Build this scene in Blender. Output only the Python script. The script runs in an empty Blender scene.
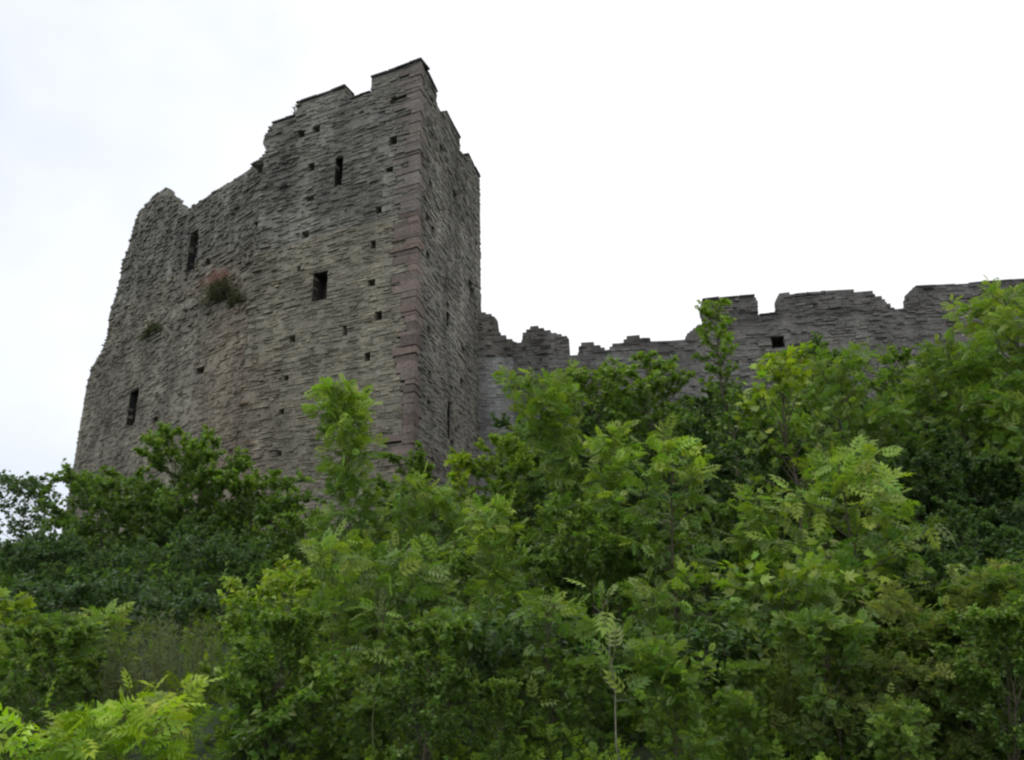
import bpy, math, random
import numpy as np
from mathutils import Matrix, Vector

random.seed(7)
RNG = np.random.default_rng(7)
S = bpy.context.scene
COL = S.collection
rad = math.radians

# ------------------------------------------------------------------ camera
F_PX, PITCH, ROLL, EYE = 790.0, rad(19), rad(-1.2), 1.6
cam_d = bpy.data.cameras.new('camera')
cam_d.sensor_width = 36
cam_d.lens = F_PX / 1024 * 36
cam_d.clip_start = 0.1
cam_d.clip_end = 2000
cam = bpy.data.objects.new('camera', cam_d)
COL.objects.link(cam)
CM = Matrix.Rotation(math.pi / 2 + PITCH, 3, 'X') @ Matrix.Rotation(ROLL, 3, 'Z')
cam.matrix_world = Matrix.Translation((0, 0, EYE)) @ CM.to_4x4()
S.camera = cam
S.cycles.filter_width = 2.3
S.cycles.max_bounces = 8
S.cycles.diffuse_bounces = 4
S.cycles.transmission_bounces = 4

# ------------------------------------------------------------------ sky and sun
SUN_EL, SUN_AZ = rad(58), rad(-115)          # azimuth from +Y towards +X
world = bpy.data.worlds.new('World')
S.world = world
world.use_nodes = True
nt = world.node_tree
nt.nodes.clear()
out = nt.nodes.new('ShaderNodeOutputWorld')
bg = nt.nodes.new('ShaderNodeBackground')
sky = nt.nodes.new('ShaderNodeTexSky')
sky.sky_type = 'NISHITA'
sky.sun_disc = False
sky.sun_elevation = SUN_EL
sky.sun_rotation = SUN_AZ
bg.inputs['Strength'].default_value = 0.12
tc = nt.nodes.new('ShaderNodeTexCoord')
nz = nt.nodes.new('ShaderNodeTexNoise')
nz.inputs['Scale'].default_value = 1.6
nz.inputs['Detail'].default_value = 5
nz.inputs['Roughness'].default_value = 0.5
cr = nt.nodes.new('ShaderNodeValToRGB')
cr.color_ramp.elements[0].position = 0.30
cr.color_ramp.elements[0].color = (7.2, 7.75, 8.6, 1)
cr.color_ramp.elements[1].position = 0.50
cr.color_ramp.elements[1].color = (9.8, 9.8, 9.9, 1)
mx = nt.nodes.new('ShaderNodeMix')
mx.data_type = 'RGBA'
mx.inputs['Factor'].default_value = 0.93
nt.links.new(tc.outputs['Generated'], nz.inputs['Vector'])
sx = nt.nodes.new('ShaderNodeSeparateXYZ')
nt.links.new(tc.outputs['Generated'], sx.inputs[0])
ma = nt.nodes.new('ShaderNodeMath'); ma.operation = 'MULTIPLY_ADD'
ma.inputs[1].default_value = 0.30
nt.links.new(sx.outputs['X'], ma.inputs[0])
nt.links.new(nz.outputs['Fac'], ma.inputs[2])
nt.links.new(ma.outputs[0], cr.inputs['Fac'])
nt.links.new(sky.outputs['Color'], mx.inputs['A'])
nt.links.new(cr.outputs['Color'], mx.inputs['B'])
nt.links.new(mx.outputs['Result'], bg.inputs['Color'])
nt.links.new(bg.outputs['Background'], out.inputs['Surface'])

sun_d = bpy.data.lights.new('sun', 'SUN')
sun_d.energy = 1.0
sun_d.angle = rad(25)
sun_d.color = (1.0, 0.96, 0.9)
sun = bpy.data.objects.new('sun', sun_d)
COL.objects.link(sun)
sv = Vector((math.sin(SUN_AZ) * math.cos(SUN_EL), math.cos(SUN_AZ) * math.cos(SUN_EL), math.sin(SUN_EL)))
sun.rotation_euler = sv.to_track_quat('Z', 'Y').to_euler()
sun.location = (0, 0, 60)

S.view_settings.view_transform = 'Standard'
S.view_settings.look = 'None'
S.view_settings.exposure = 0.0
S.view_settings.gamma = 1.0

# ------------------------------------------------------------------ helpers
CMn = np.array([list(r) for r in CM])


def ray(px, py):
    return CMn @ np.array([(px - 512) / F_PX, (380 - py) / F_PX, -1.0])


def at_depth(px, py, Y):
    r = ray(px, py)
    return r * (Y / r[1]) + np.array([0, 0, EYE])


def terrain(x, y):
    z = 0.0
    if y > 4.5:
        z = 0.225 * (y - 4.5)
        z -= 0.4 * math.exp(-((y - 4.5) / 1.2) ** 2) * 0
    if y > 42:
        z = 0.225 * 37.5 + 0.02 * (y - 42)
    z += 0.18 * math.sin(x * 0.55 + y * 0.3) * min(1, max(0, (y - 4) / 4))
    z += 0.10 * math.sin(x * 1.3 - y * 0.9) * min(1, max(0, (y - 4) / 4))
    if x < -14:
        z -= min(6, (-14 - x) * 0.12)
    return z


def tag(o, label=None, cat=None, group=None, kind=None):
    if label: o['label'] = label
    if cat: o['category'] = cat
    if group: o['group'] = group
    if kind: o['kind'] = kind
    return o


def empty(name, loc, label, cat, group=None):
    o = bpy.data.objects.new(name, None)
    o.empty_display_size = 0.2
    o.location = loc
    COL.objects.link(o)
    return tag(o, label, cat, group)


def np_mesh(name, verts, faces_list, mat, parent=None, cols=None, smooth=False, offset=None):
    """faces_list: list of (n,k) int arrays; cols: list of per-face (n,3) arrays"""
    me = bpy.data.meshes.new(name)
    verts = np.asarray(verts, dtype=np.float32)
    if offset is not None:
        verts = verts - np.asarray(offset, dtype=np.float32)
    me.vertices.add(len(verts))
    me.vertices.foreach_set('co', verts.ravel())
    idx = np.concatenate([f.ravel() for f in faces_list]).astype(np.int32)
    tot = np.concatenate([np.full(len(f), f.shape[1]) for f in faces_list]).astype(np.int32)
    start = np.concatenate([[0], np.cumsum(tot)[:-1]]).astype(np.int32)
    me.loops.add(len(idx))
    me.loops.foreach_set('vertex_index', idx)
    me.polygons.add(len(tot))
    me.polygons.foreach_set('loop_start', start)
    me.update(calc_edges=True)
    if cols is not None:
        c = np.concatenate(cols)
        c4 = np.ones((len(c), 4), dtype=np.float32)
        c4[:, :3] = c
        a = me.attributes.new('col', 'FLOAT_COLOR', 'FACE')
        a.data.foreach_set('color', c4.ravel())
    me.polygons.foreach_set('use_smooth', np.full(len(tot), bool(smooth)))
    me.materials.append(mat)
    o = bpy.data.objects.new(name, me)
    COL.objects.link(o)
    if parent is not None:
        o.parent = parent
    return o


# ------------------------------------------------------------------ materials
def new_mat(name):
    m = bpy.data.materials.new(name)
    m.use_nodes = True
    n = m.node_tree
    n.nodes.clear()
    o = n.nodes.new('ShaderNodeOutputMaterial')
    return m, n, o


def stone_material(name, stain=0.5):
    m, n, o = new_mat(name)
    L = n.links.new
    p = n.nodes.new('ShaderNodeBsdfPrincipled')
    p.inputs['Roughness'].default_value = 0.92
    p.inputs['Specular IOR Level'].default_value = 0.2
    at = n.nodes.new('ShaderNodeAttribute'); at.attribute_name = 'col'
    co = n.nodes.new('ShaderNodeNewGeometry')
    n1 = n.nodes.new('ShaderNodeTexNoise'); n1.inputs['Scale'].default_value = 0.55; n1.inputs['Detail'].default_value = 6
    n1.inputs['Roughness'].default_value = 0.65
    n2 = n.nodes.new('ShaderNodeTexNoise'); n2.inputs['Scale'].default_value = 9; n2.inputs['Detail'].default_value = 6
    n3 = n.nodes.new('ShaderNodeTexNoise'); n3.inputs['Scale'].default_value = 2.3; n3.inputs['Detail'].default_value = 8
    n3.inputs['Roughness'].default_value = 0.7
    for k in (n1, n2, n3): L(co.outputs['Position'], k.inputs['Vector'])
    r1 = n.nodes.new('ShaderNodeMapRange'); r1.inputs[1].default_value = .3; r1.inputs[2].default_value = .7
    r1.inputs[3].default_value = 1 - stain * .62; r1.inputs[4].default_value = 1 + stain * .3
    L(n1.outputs['Fac'], r1.inputs[0])
    r2 = n.nodes.new('ShaderNodeMapRange'); r2.inputs[1].default_value = .25; r2.inputs[2].default_value = .75
    r2.inputs[3].default_value = .72; r2.inputs[4].default_value = 1.25
    L(n2.outputs['Fac'], r2.inputs[0])
    mu = n.nodes.new('ShaderNodeMath'); mu.operation = 'MULTIPLY'
    L(r1.outputs[0], mu.inputs[0]); L(r2.outputs[0], mu.inputs[1])
    vm = n.nodes.new('ShaderNodeVectorMath'); vm.operation = 'SCALE'
    L(at.outputs['Color'], vm.inputs[0]); L(mu.outputs[0], vm.inputs['Scale'])
    # lichen and soot patches
    mp = n.nodes.new('ShaderNodeMapping'); mp.inputs['Scale'].default_value = (1.1, 1.1, .16)
    n4 = n.nodes.new('ShaderNodeTexNoise'); n4.inputs['Scale'].default_value = 1.0; n4.inputs['Detail'].default_value = 5
    L(co.outputs['Position'], mp.inputs['Vector']); L(mp.outputs[0], n4.inputs['Vector'])
    r4 = n.nodes.new('ShaderNodeMapRange'); r4.inputs[1].default_value = .38; r4.inputs[2].default_value = .66
    r4.inputs[3].default_value = .74; r4.inputs[4].default_value = 1.14
    L(n4.outputs['Fac'], r4.inputs[0])
    mu2 = n.nodes.new('ShaderNodeMath'); mu2.operation = 'MULTIPLY'
    L(mu.outputs[0], mu2.inputs[0]); L(r4.outputs[0], mu2.inputs[1]); L(mu2.outputs[0], vm.inputs['Scale'])
    mxx = n.nodes.new('ShaderNodeMix'); mxx.data_type = 'RGBA'
    r3 = n.nodes.new('ShaderNodeMapRange'); r3.inputs[1].default_value = .56; r3.inputs[2].default_value = .72
    r3.inputs[3].default_value = 0; r3.inputs[4].default_value = .45
    L(n3.outputs['Fac'], r3.inputs[0]); L(r3.outputs[0], mxx.inputs['Factor'])
    L(vm.outputs[0], mxx.inputs['A']); mxx.inputs['B'].default_value = (.11, .112, .088, 1)
    L(mxx.outputs['Result'], p.inputs['Base Color'])
    b = n.nodes.new('ShaderNodeBump'); b.inputs['Strength'].default_value = .7; b.inputs['Distance'].default_value = .05
    L(n2.outputs['Fac'], b.inputs['Height']); L(b.outputs[0], p.inputs['Normal'])
    L(p.outputs[0], o.inputs['Surface'])
    return m


def leaf_material(name, trans=0.40, rough=0.36, spec=0.5):
    m, n, o = new_mat(name)
    L = n.links.new
    at = n.nodes.new('ShaderNodeAttribute'); at.attribute_name = 'col'
    p = n.nodes.new('ShaderNodeBsdfPrincipled')
    p.inputs['Roughness'].default_value = rough
    p.inputs['Specular IOR Level'].default_value = spec
    t = n.nodes.new('ShaderNodeBsdfTranslucent')
    vm = n.nodes.new('ShaderNodeVectorMath'); vm.operation = 'MULTIPLY'
    vm.inputs[1].default_value = (1.35, 1.5, .7)
    L(at.outputs['Color'], p.inputs['Base Color'])
    L(at.outputs['Color'], vm.inputs[0]); L(vm.outputs[0], t.inputs['Color'])
    ms = n.nodes.new('ShaderNodeMixShader'); ms.inputs[0].default_value = trans
    L(p.outputs[0], ms.inputs[1]); L(t.outputs[0], ms.inputs[2])
    L(ms.outputs[0], o.inputs['Surface'])
    return m


def bark_material(name, c1, c2):
    m, n, o = new_mat(name)
    L = n.links.new
    p = n.nodes.new('ShaderNodeBsdfPrincipled'); p.inputs['Roughness'].default_value = .85
    g = n.nodes.new('ShaderNodeNewGeometry')
    x = n.nodes.new('ShaderNodeTexNoise'); x.inputs['Scale'].default_value = 14; x.inputs['Detail'].default_value = 5
    r = n.nodes.new('ShaderNodeValToRGB')
    r.color_ramp.elements[0].position = .35; r.color_ramp.elements[0].color = (*c1, 1)
    r.color_ramp.elements[1].position = .65; r.color_ramp.elements[1].color = (*c2, 1)
    L(g.outputs['Position'], x.inputs['Vector']); L(x.outputs['Fac'], r.inputs['Fac'])
    L(r.outputs['Color'], p.inputs['Base Color'])
    b = n.nodes.new('ShaderNodeBump'); b.inputs['Distance'].default_value = .01
    L(x.outputs['Fac'], b.inputs['Height']); L(b.outputs[0], p.inputs['Normal'])
    L(p.outputs[0], o.inputs['Surface'])
    return m


M_STONE = stone_material('weathered_stone')
M_QUOIN = stone_material('red_sandstone', .3)
M_LEAF = leaf_material('green_leaf')
M_SOFT = leaf_material('soft_leaf', .45, .6, .2)
M_BARK = bark_material('brown_bark', (.06, .05, .035), (.14, .115, .08))
M_PALE = bark_material('pale_bark', (.13, .125, .09), (.26, .25, .19))
M_STEM = bark_material('green_stem', (.06, .08, .03), (.12, .13, .06))
M_GROUND = bark_material('leafy_soil', (.018, .028, .010), (.035, .055, .018))

# ------------------------------------------------------------------ ground: one sheet to the horizon
def build_ground():
    xs = np.concatenate([np.linspace(-900, -70, 14), np.linspace(-60, 60, 121), np.linspace(70, 900, 14)])
    ys = np.concatenate([np.linspace(-900, -20, 12), np.linspace(-10, 60, 141), np.linspace(70, 900, 14)])
    v = [(x, y, terrain(x, y)) for y in ys for x in xs]
    nx = len(xs)
    f = [(j * nx + i, j * nx + i + 1, (j + 1) * nx + i + 1, (j + 1) * nx + i) for j in range(len(ys) - 1) for i in range(nx - 1)]
    o = np_mesh('ground', v, [np.array(f)], M_GROUND, smooth=True)
    tag(o, kind='structure')


build_ground()

# ------------------------------------------------------------------ masonry
CAMP = np.array([0, 0, EYE])


class Plane:
    def __init__(self, p0, az, flip=False):
        self.p0 = np.array([p0[0], p0[1], 0.0])
        a = rad(az)
        self.d = np.array([math.sin(a), math.cos(a), 0.0])
        n = np.array([self.d[1], -self.d[0], 0.0])
        if np.dot(n, CAMP - self.p0) < 0: n = -n
        self.n = n

    def uz(self, px, py, off=0.0):
        r = ray(px, py)
        t = (np.dot(self.p0, self.n) + off) / np.dot(r, self.n)
        P = r * t + CAMP
        return float(np.dot(P - self.p0, self.d)), float(P[2])

    def warp(self, u, z):
        return z + .035 * math.sin(u * .45 + z * .4) + .016 * math.sin(u * 1.6 - z * .9) + .008 * math.sin(u * 3.9 + z * 2.2)

    def world(self, u, off, z):
        return self.p0 + self.d * u + self.n * off + np.array([0, 0, z])


def scan(poly, z):
    xs = []
    for i in range(len(poly)):
        (u0, z0), (u1, z1) = poly[i], poly[(i + 1) % len(poly)]
        if (z0 <= z < z1) or (z1 <= z < z0):
            xs.append(u0 + (z - z0) / (z1 - z0) * (u1 - u0))
    xs.sort()
    return [(xs[i], xs[i + 1]) for i in range(0, len(xs) - 1, 2)]


def cut(iv, holes):
    for a, b in holes:
        res = []
        for s, e in iv:
            if b <= s or a >= e: res.append((s, e)); continue
            if a > s: res.append((s, a))
            if b < e: res.append((b, e))
        iv = res
    return [(s, e) for s, e in iv if e - s > .03]


HEX_F = np.array([(0, 1, 2, 3), (4, 7, 6, 5), (0, 4, 5, 1), (1, 5, 6, 2), (2, 6, 7, 3), (3, 7, 4, 0)])


class Masonry:
    """collects boxes; each box is 8 world points: 0-3 the front, 4-7 the back"""
    def __init__(self): self.v, self.c = [], []

    def box(self, pl, u0, u1, z0, z1, f, b, col, jit=0.0, inset=0.0):
        R = random.uniform
        def j(): return R(-jit, jit)
        w, h = u1 - u0, z1 - z0
        iu, iz = min(inset, w * .25), min(inset, h * .25)
        pts = [(u0 + iu + j(), z0 + iz + j() * .5), (u1 - iu + j(), z0 + iz + j() * .5), (u1 - iu + j(), z1 - iz + j() * .5), (u0 + iu + j(), z1 - iz + j() * .5)]
        tilt, tl2 = R(-jit, jit) * 1.6, R(-jit, jit) * 1.2
        for k, (u, z) in enumerate(pts):
            self.v.append(pl.world(u, f + j() * .8 + (tilt if k in (0, 3) else -tilt) * .5 + (tl2 if k < 2 else -tl2) * .5, pl.warp(u, z)))
        for (u, z) in ((u0, z0), (u1, z0), (u1, z1), (u0, z1)):
            self.v.append(pl.world(u, b, pl.warp(u, z)))
        self.c.append(col)

    def build(self, name, mat, parent, off):
        if not self.c: return None
        n = len(self.c)
        F = (HEX_F[None] + (np.arange(n) * 8)[:, None, None]).reshape(-1, 4)
        C = np.repeat(np.array(self.c), 6, axis=0)
        return np_mesh(name, np.array(self.v), [F], mat, parent, [C], offset=off)


def jitcol(c, s=.12):
    k = 1 + random.gauss(0, s)
    k = max(.5, min(1.6, k))
    w = random.gauss(.005, .022)
    return (c[0] * k * (1 + w), c[1] * k, c[2] * k * (1 - w))


def courses(z0, z1, lo, hi):
    z = z0; r = []
    while z < z1:
        h = random.uniform(lo, hi)
        r.append((z, z + h)); z += h
    return r


def build_wall(pl, outline, cs, holes, parent, off, colf, setback=lambda u, z: 0.0, rough=lambda u, z: .03,
               edge_u=None, thick=1.6, parapet=None, split=None, lens=(.18, .58), gap=.016, pth=.5, name='wall', end_stones=True):
    """stones course by course over a solid core; holes = [(u0,u1,z0,z1,deep)];
    parapet(u) -> height above which the wall is thin; split(u,z) -> key of the part the stone belongs to"""
    parts, core = {}, {}
    zt = [h for h in holes]
    for (z0, z1) in cs:
        zm = (z0 + z1) / 2
        iv0 = scan(outline, zm)
        if edge_u: iv0 = cut(iv0, [(-9, edge_u(zm))])
        iv = cut(iv0, [(h[0], h[1]) for h in zt if h[2] - .02 < zm < h[3] + .02])
        for s, e in iv:
            ragged = random.uniform(-.05, .05)
            u = s + (ragged if s > .9 or s < -.2 else 0)
            while u < e - .02:
                l = random.uniform(*lens) if random.random() > .2 else random.uniform(.1, .25)
                if e - (u + l) < .14: l = e - u
                um = u + l / 2
                if random.random() < .012 and l < .35: u += l; continue
                k = split(um, zm) if split else name
                r = rough(um, zm)
                pr = setback(um, zm) + random.gauss(0, r)
                if random.random() < .10: pr += r * 1.5
                b = parts.setdefault(k, Masonry())
                g = gap * random.uniform(.5, 1.7)
                zz = [z0, z1]
                if z1 - z0 > .13 and random.random() < .28: zz = [z0, z0 + (z1 - z0) * random.uniform(.35, .65), z1]
                for za, zb in zip(zz[:-1], zz[1:]):
                    b.box(pl, u + g * .6, u + l - g * .6, za + g * .5, zb - g * .6, pr, pr - .30 - abs(r), jitcol(colf(um, zm)), jit=.006 + r * .25, inset=.006 + r * .12)
                    pr += random.gauss(0, r * .6)
                u += l
        # core behind the stones
        for s, e in iv0:
            n = max(1, int((e - s) / .9))
            for i in range(n):
                a, b_ = s + (e - s) * i / n, s + (e - s) * (i + 1) / n
                um = (a + b_) / 2
                k = split(um, zm) if split else name
                fr = setback(um, zm) - .014
                th = thick
                if parapet is not None and zm > parapet(um): th = pth
                m = core.setdefault(k, Masonry())
                segs = cut([(a, b_)], [(h[0], h[1]) for h in zt if h[2] - .02 < zm < h[3] + .02])
                cc = tuple(x * 1.0 for x in colf(um, zm))
                deep = min(.95, th)
                for q0, q1 in segs:
                    m.box(pl, q0 + (.03 if i == 0 else 0), q1 - (.03 if i == n - 1 else 0), z0, z1, fr, fr - deep, cc)
                if th > deep:
                    m.box(pl, a, b_, z0, z1, fr - deep - .004, fr - th, cc)
    res = {}
    for k in parts:
        mm = parts[k]
        if k in core:
            mm.v += core[k].v; mm.c += core[k].c
        nm = k.split('#')[0]
        res[k] = mm.build(nm, M_STONE, parent, off)
    return res


def hole(pl, cx, cy, w, h, minw=.1):
    u, z = pl.uz(cx, cy)
    u2, _ = pl.uz(cx + w / 2, cy); u1, _ = pl.uz(cx - w / 2, cy)
    _, za = pl.uz(cx, cy - h / 2); _, zb = pl.uz(cx, cy + h / 2)
    w_, h_ = max(minw, abs(u2 - u1)), abs(za - zb)
    return (u - w_ / 2, u + w_ / 2, z - h_ / 2, z + h_ / 2)


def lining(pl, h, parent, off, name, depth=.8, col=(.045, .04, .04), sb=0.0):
    """lining of an opening, the shade inside put into its dark colour: jambs, sill, head and the back of the splay"""
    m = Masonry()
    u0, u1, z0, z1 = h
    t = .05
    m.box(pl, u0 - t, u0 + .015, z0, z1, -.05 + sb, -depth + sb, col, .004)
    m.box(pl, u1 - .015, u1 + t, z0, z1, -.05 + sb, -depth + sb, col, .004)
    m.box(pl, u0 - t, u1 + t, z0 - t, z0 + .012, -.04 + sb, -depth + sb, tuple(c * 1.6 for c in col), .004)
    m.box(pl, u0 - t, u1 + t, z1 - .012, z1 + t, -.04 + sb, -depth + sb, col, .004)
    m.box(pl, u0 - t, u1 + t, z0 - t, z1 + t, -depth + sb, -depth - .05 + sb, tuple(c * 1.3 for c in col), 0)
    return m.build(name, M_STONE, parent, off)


def coping(m, pl, ua, ub, z, col, front=.07, back=.66, sb=0):
    u = ua
    while u < ub - .05:
        l = min(random.uniform(.35, .9), ub - u)
        if ub - (u + l) < .2: l = ub - u
        m.box(pl, u + .006, u + l - .006, z, z + random.uniform(.07, .11), front + random.uniform(-.02, .03) + sb, -back + sb, jitcol(col, .1), .012, .01)
        u += l


# ---- tower geometry
CORNER = at_depth(421, 60, 27.0)
PL_F = Plane(CORNER, -66)            # front face, u grows to the left
PL_S = Plane(CORNER, 13.5)           # side face, u grows away from the camera
uB, _ = PL_F.uz(250, 300)
BEND = PL_F.world(uB, 0, 0)
PL_B = Plane(BEND, -51)              # broken left face
T_OFF = np.array([CORNER[0] - 5, CORNER[1] + 4, 4.5])
tower = empty('castle_tower', T_OFF, 'tall ruined stone tower with broken battlements and reddish corner stones', 'castle tower')

ZLOW = 2.0
GREY_G = (.282, .262, .208); GREY = (.268, .258, .228); RED = (.205, .165, .145)


def nz2(u, z, s=1.0):
    return math.sin(u * 1.7 * s + 3.1 * math.sin(z * .9 * s)) * .5 + math.sin(z * 2.3 * s + 1.7 * math.sin(u * 1.3 * s)) * .5


quoins = []
z = ZLOW
ztop = CORNER[2]
random.seed(11)
while z < ztop:
    h = random.uniform(.12, .45) if z < 17 else random.uniform(.12, .3)
    h = min(h, ztop - z + .001)
    if ztop - (z + h) < .1: h = ztop - z
    big = random.random() < .5
    quoins.append((z, z + h, random.uniform(.75, 1.25) if big else random.uniform(.35, .7), random.uniform(.22, .45) if big else random.uniform(.45, .85)))
    z += h


def qf(side):
    def f(zz):
        for q in quoins:
            if q[0] <= zz < q[1]: return q[side]
        return .4
    return f


def P(pl, pts, off=0.0): return [pl.uz(*p, off) for p in pts]


# front face
zt = CORNER[2]
topF = P(PL_F, [(371, 78), (371, 92), (355, 97), (352, 99), (346, 83), (297, 98), (296, 116), (272, 124), (265, 135), (262, 143), (266, 151), (250, 167)])
topF = [(0, zt)] + topF
topF[1] = (topF[1][0], zt); topF[5] = (topF[5][0], zt); topF[6] = (topF[6][0], zt)
outF = topF + [(uB, topF[-1][1]), (uB, ZLOW), (0, ZLOW)]
uM1 = topF[1][0]; zcren = topF[3][1]; uM2a = topF[5][0]; uM2b = topF[6][0]
# a merlon return, not a slope: straight sides
outF[3] = (uM2a, zcren); outF[4] = (uM2a, zcren + .001)
outF[2] = (uM1, zcren)
putF = [(316, 129), (301, 134), (393, 141), (389, 172), (310, 198), (379, 210), (305, 233), (373, 245), (299, 269), (371, 284), (311, 167),
        (378, 316), (367, 356), (366, 393), (292, 341), (286, 378), (281, 413), (279, 454), (274, 495), (394, 100), (402, 95), (345, 330)]
holesF = [hole(PL_F, x, y, 4.5 + (x * 7 + y * 3) % 5 * .8, 4.5 + (x + y) % 4 * .9, .15) for x, y in putF]
winF = hole(PL_F, 319.5, 286.5, 15, 28)
slitF = hole(PL_F, 338.5, 171, 8, 28)
holesF += [winF, slitF]


def colF(u, z):
    k = .92 + .1 * nz2(u, z, .5)
    c = GREY_G if z < 18 else GREY
    if u > uB - 2.6 and z < 13.5 + .6 * nz2(u, z):    # browner patch near the bend
        t = max(0, min(1, (u - uB + 2.6 + .5 * nz2(u, z, 1.1)) / 2.2)) * .5
        c = tuple(a * (1 - t) + b * t for a, b in zip(c, (.29, .235, .185)))
    if z > 19.5: k *= .93
    return tuple(a * k for a in c)


def roughF(u, z): return .017 + (.007 if z > 17 else 0) + (.012 if u > uB - 2 else 0)


splitF = lambda u, z: 'merlon#1' if z > zcren and u < uM1 + .1 else ('merlon#2' if z > zcren + .05 and uM2a - .2 < u < uM2b + .1 else 'wall')
random.seed(21)
RF = build_wall(PL_F, outF, courses(ZLOW, zt - .02, .055, .14), holesF, tower, T_OFF, colF, rough=roughF, edge_u=qf(2),
           parapet=lambda u: zcren - .1, split=splitF)

# broken left face
topB = P(PL_B, [(250, 167), (220, 186), (190, 206), (182, 211), (181, 204), (175, 203), (174, 197), (169, 196), (168, 190), (164, 187), (150, 198), (137, 211), (133, 225), (129, 238),
                (126, 252), (122, 262), (119, 277), (115, 290), (112, 305), (108, 318), (105, 335), (102, 352)], -.42) + P(PL_B, [(98, 364), (94, 371)], -.2) + P(PL_B, [(89, 377), (86.5, 384)])
endB = P(PL_B, [(81, 430), (72, 482)])
uEnd = max(endB[0][0], endB[1][0]) + .2
outB = [(0, topB[0][1])] + topB[1:] + [(uEnd, topB[-1][1] - .5), (uEnd, ZLOW), (0, ZLOW)]
ledge = P(PL_B, [(248, 300), (205, 305), (175, 318), (150, 330), (120, 348), (95, 366), (80, 372)])
ledge.sort()


def ledge_z(u):
    for (a, za), (b, zb) in zip(ledge[:-1], ledge[1:]):
        if a <= u <= b: return za + (zb - za) * (u - a) / (b - a)
    return ledge[0][1] if u < ledge[0][0] else ledge[-1][1]


def sbB(u, z):
    d = z - ledge_z(u) + .25 * nz2(u, z, 1.6)
    t = min(1, max(0, d / 1.0))
    s = -.42 * t
    if z > ledge_z(u) + 1.5:
        s += -.05 + .06 * nz2(u, z, .9)
    return s


def roughB(u, z): return .036 if z > ledge_z(u) - .8 else .02


def colB(u, z):
    d = z - ledge_z(u)
    c = (.25, .232, .188)
    if d < .3 and u < 4.5:
        t = max(0, min(1, (4.2 - u + .5 * nz2(u, z, 1.2)) / 2.5)) * min(1, max(0, (.3 - d) / .8)) * .6
        c = tuple(a * (1 - t) + b * t for a, b in zip(c, (.29, .235, .18)))
    if abs(d) < .5: c = tuple(a * .9 for a in c)
    if d > 3: c = (.23, .22, .192)
    k = .95 + .16 * nz2(u, z, .8)
    return tuple(a * k for a in c)


slitB1 = hole(PL_B, 184, 246, 8, 38)
slitB2 = hole(PL_B, 132, 408, 9, 34)
holesB = [slitB1, slitB2, hole(PL_B, 200, 371, 8, 6), hole(PL_B, 199, 258, 6, 6), hole(PL_B, 155, 420, 5, 5)]
random.seed(31)
build_wall(PL_B, outB, courses(ZLOW, max(p[1] for p in topB), .07, .17), holesB, tower, T_OFF, colB, setback=sbB, rough=roughB, lens=(.15, .5),
           parapet=lambda u: topB[2][1] - 1.5, pth=.34, thick=1.7)

# side face
topS = P(PL_S, [(437, 93), (435.5, 99), (441, 109), (446, 111), (460, 139), (458.5, 143), (464, 156), (468, 157.5), (480, 184)])
uE = topS[-1][0]
zc2 = zt - .55
mS = [(0, topS[0][0]), (topS[3][0], topS[4][0]), (topS[7][0], uE)]
outS = [(0, zt), (mS[0][1], zt - .02), (mS[0][1], zc2), (mS[1][0], zc2 - .1), (mS[1][0], zt - .05), (mS[1][1], zt - .1), (mS[1][1] + .02, zc2 - .15), (mS[2][0], zc2), (mS[2][0] + .02, zt - .12),
        (uE, zt - .12), (uE, ZLOW), (0, ZLOW)]
putS = [(428, 220), (428, 256), (472, 292), (448, 307), (429, 332), (463, 352), (430, 374), (462, 384), (429, 405), (431, 185), (470, 285), (433, 232), (455, 196), (452, 446), (441, 150)]
holesS = [hole(PL_S, x, y, 3.5, 8, .18) for x, y in putS]
slitS1 = hole(PL_S, 448, 321, 3, 14, .25)
slitS2 = hole(PL_S, 449, 420, 3.4, 34, .3)
holesS += [slitS1, slitS2]


def colS(u, z):
    k = .97 + .1 * nz2(u, z, .6)
    c = GREY if z > 9 else (.23, .215, .19)
    if z > 20.5: k *= .85
    return tuple(a * k for a in c)


splitS = lambda u, z: ('merlon#a' if u < mS[0][1] + .1 else 'merlon#b' if u < mS[1][1] + .2 else 'merlon#c') if z > zc2 else 'wall'
random.seed(41)
RS = build_wall(PL_S, outS, courses(ZLOW, zt - .02, .055, .14), holesS, tower, T_OFF, colS, rough=lambda u, z: .018, edge_u=qf(3),
           parapet=lambda u: zc2 - .1, split=splitS)
# rear face and far side, closing the tower
random.seed(51)
REAR = PL_S.world(uE, 0, 0)
PL_R = Plane(REAR + PL_S.n * -.0, -66)
PL_R.n = -PL_F.n
wR = uB + 1.5
build_wall(PL_R, [(0, zt - .12), (wR, zt - 1.6), (wR, ZLOW), (0, ZLOW)], courses(ZLOW, zt - .2, .3, .5), [], tower, T_OFF, colS, rough=lambda u, z: .04, thick=1.2, lens=(.5, 1.1))

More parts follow.
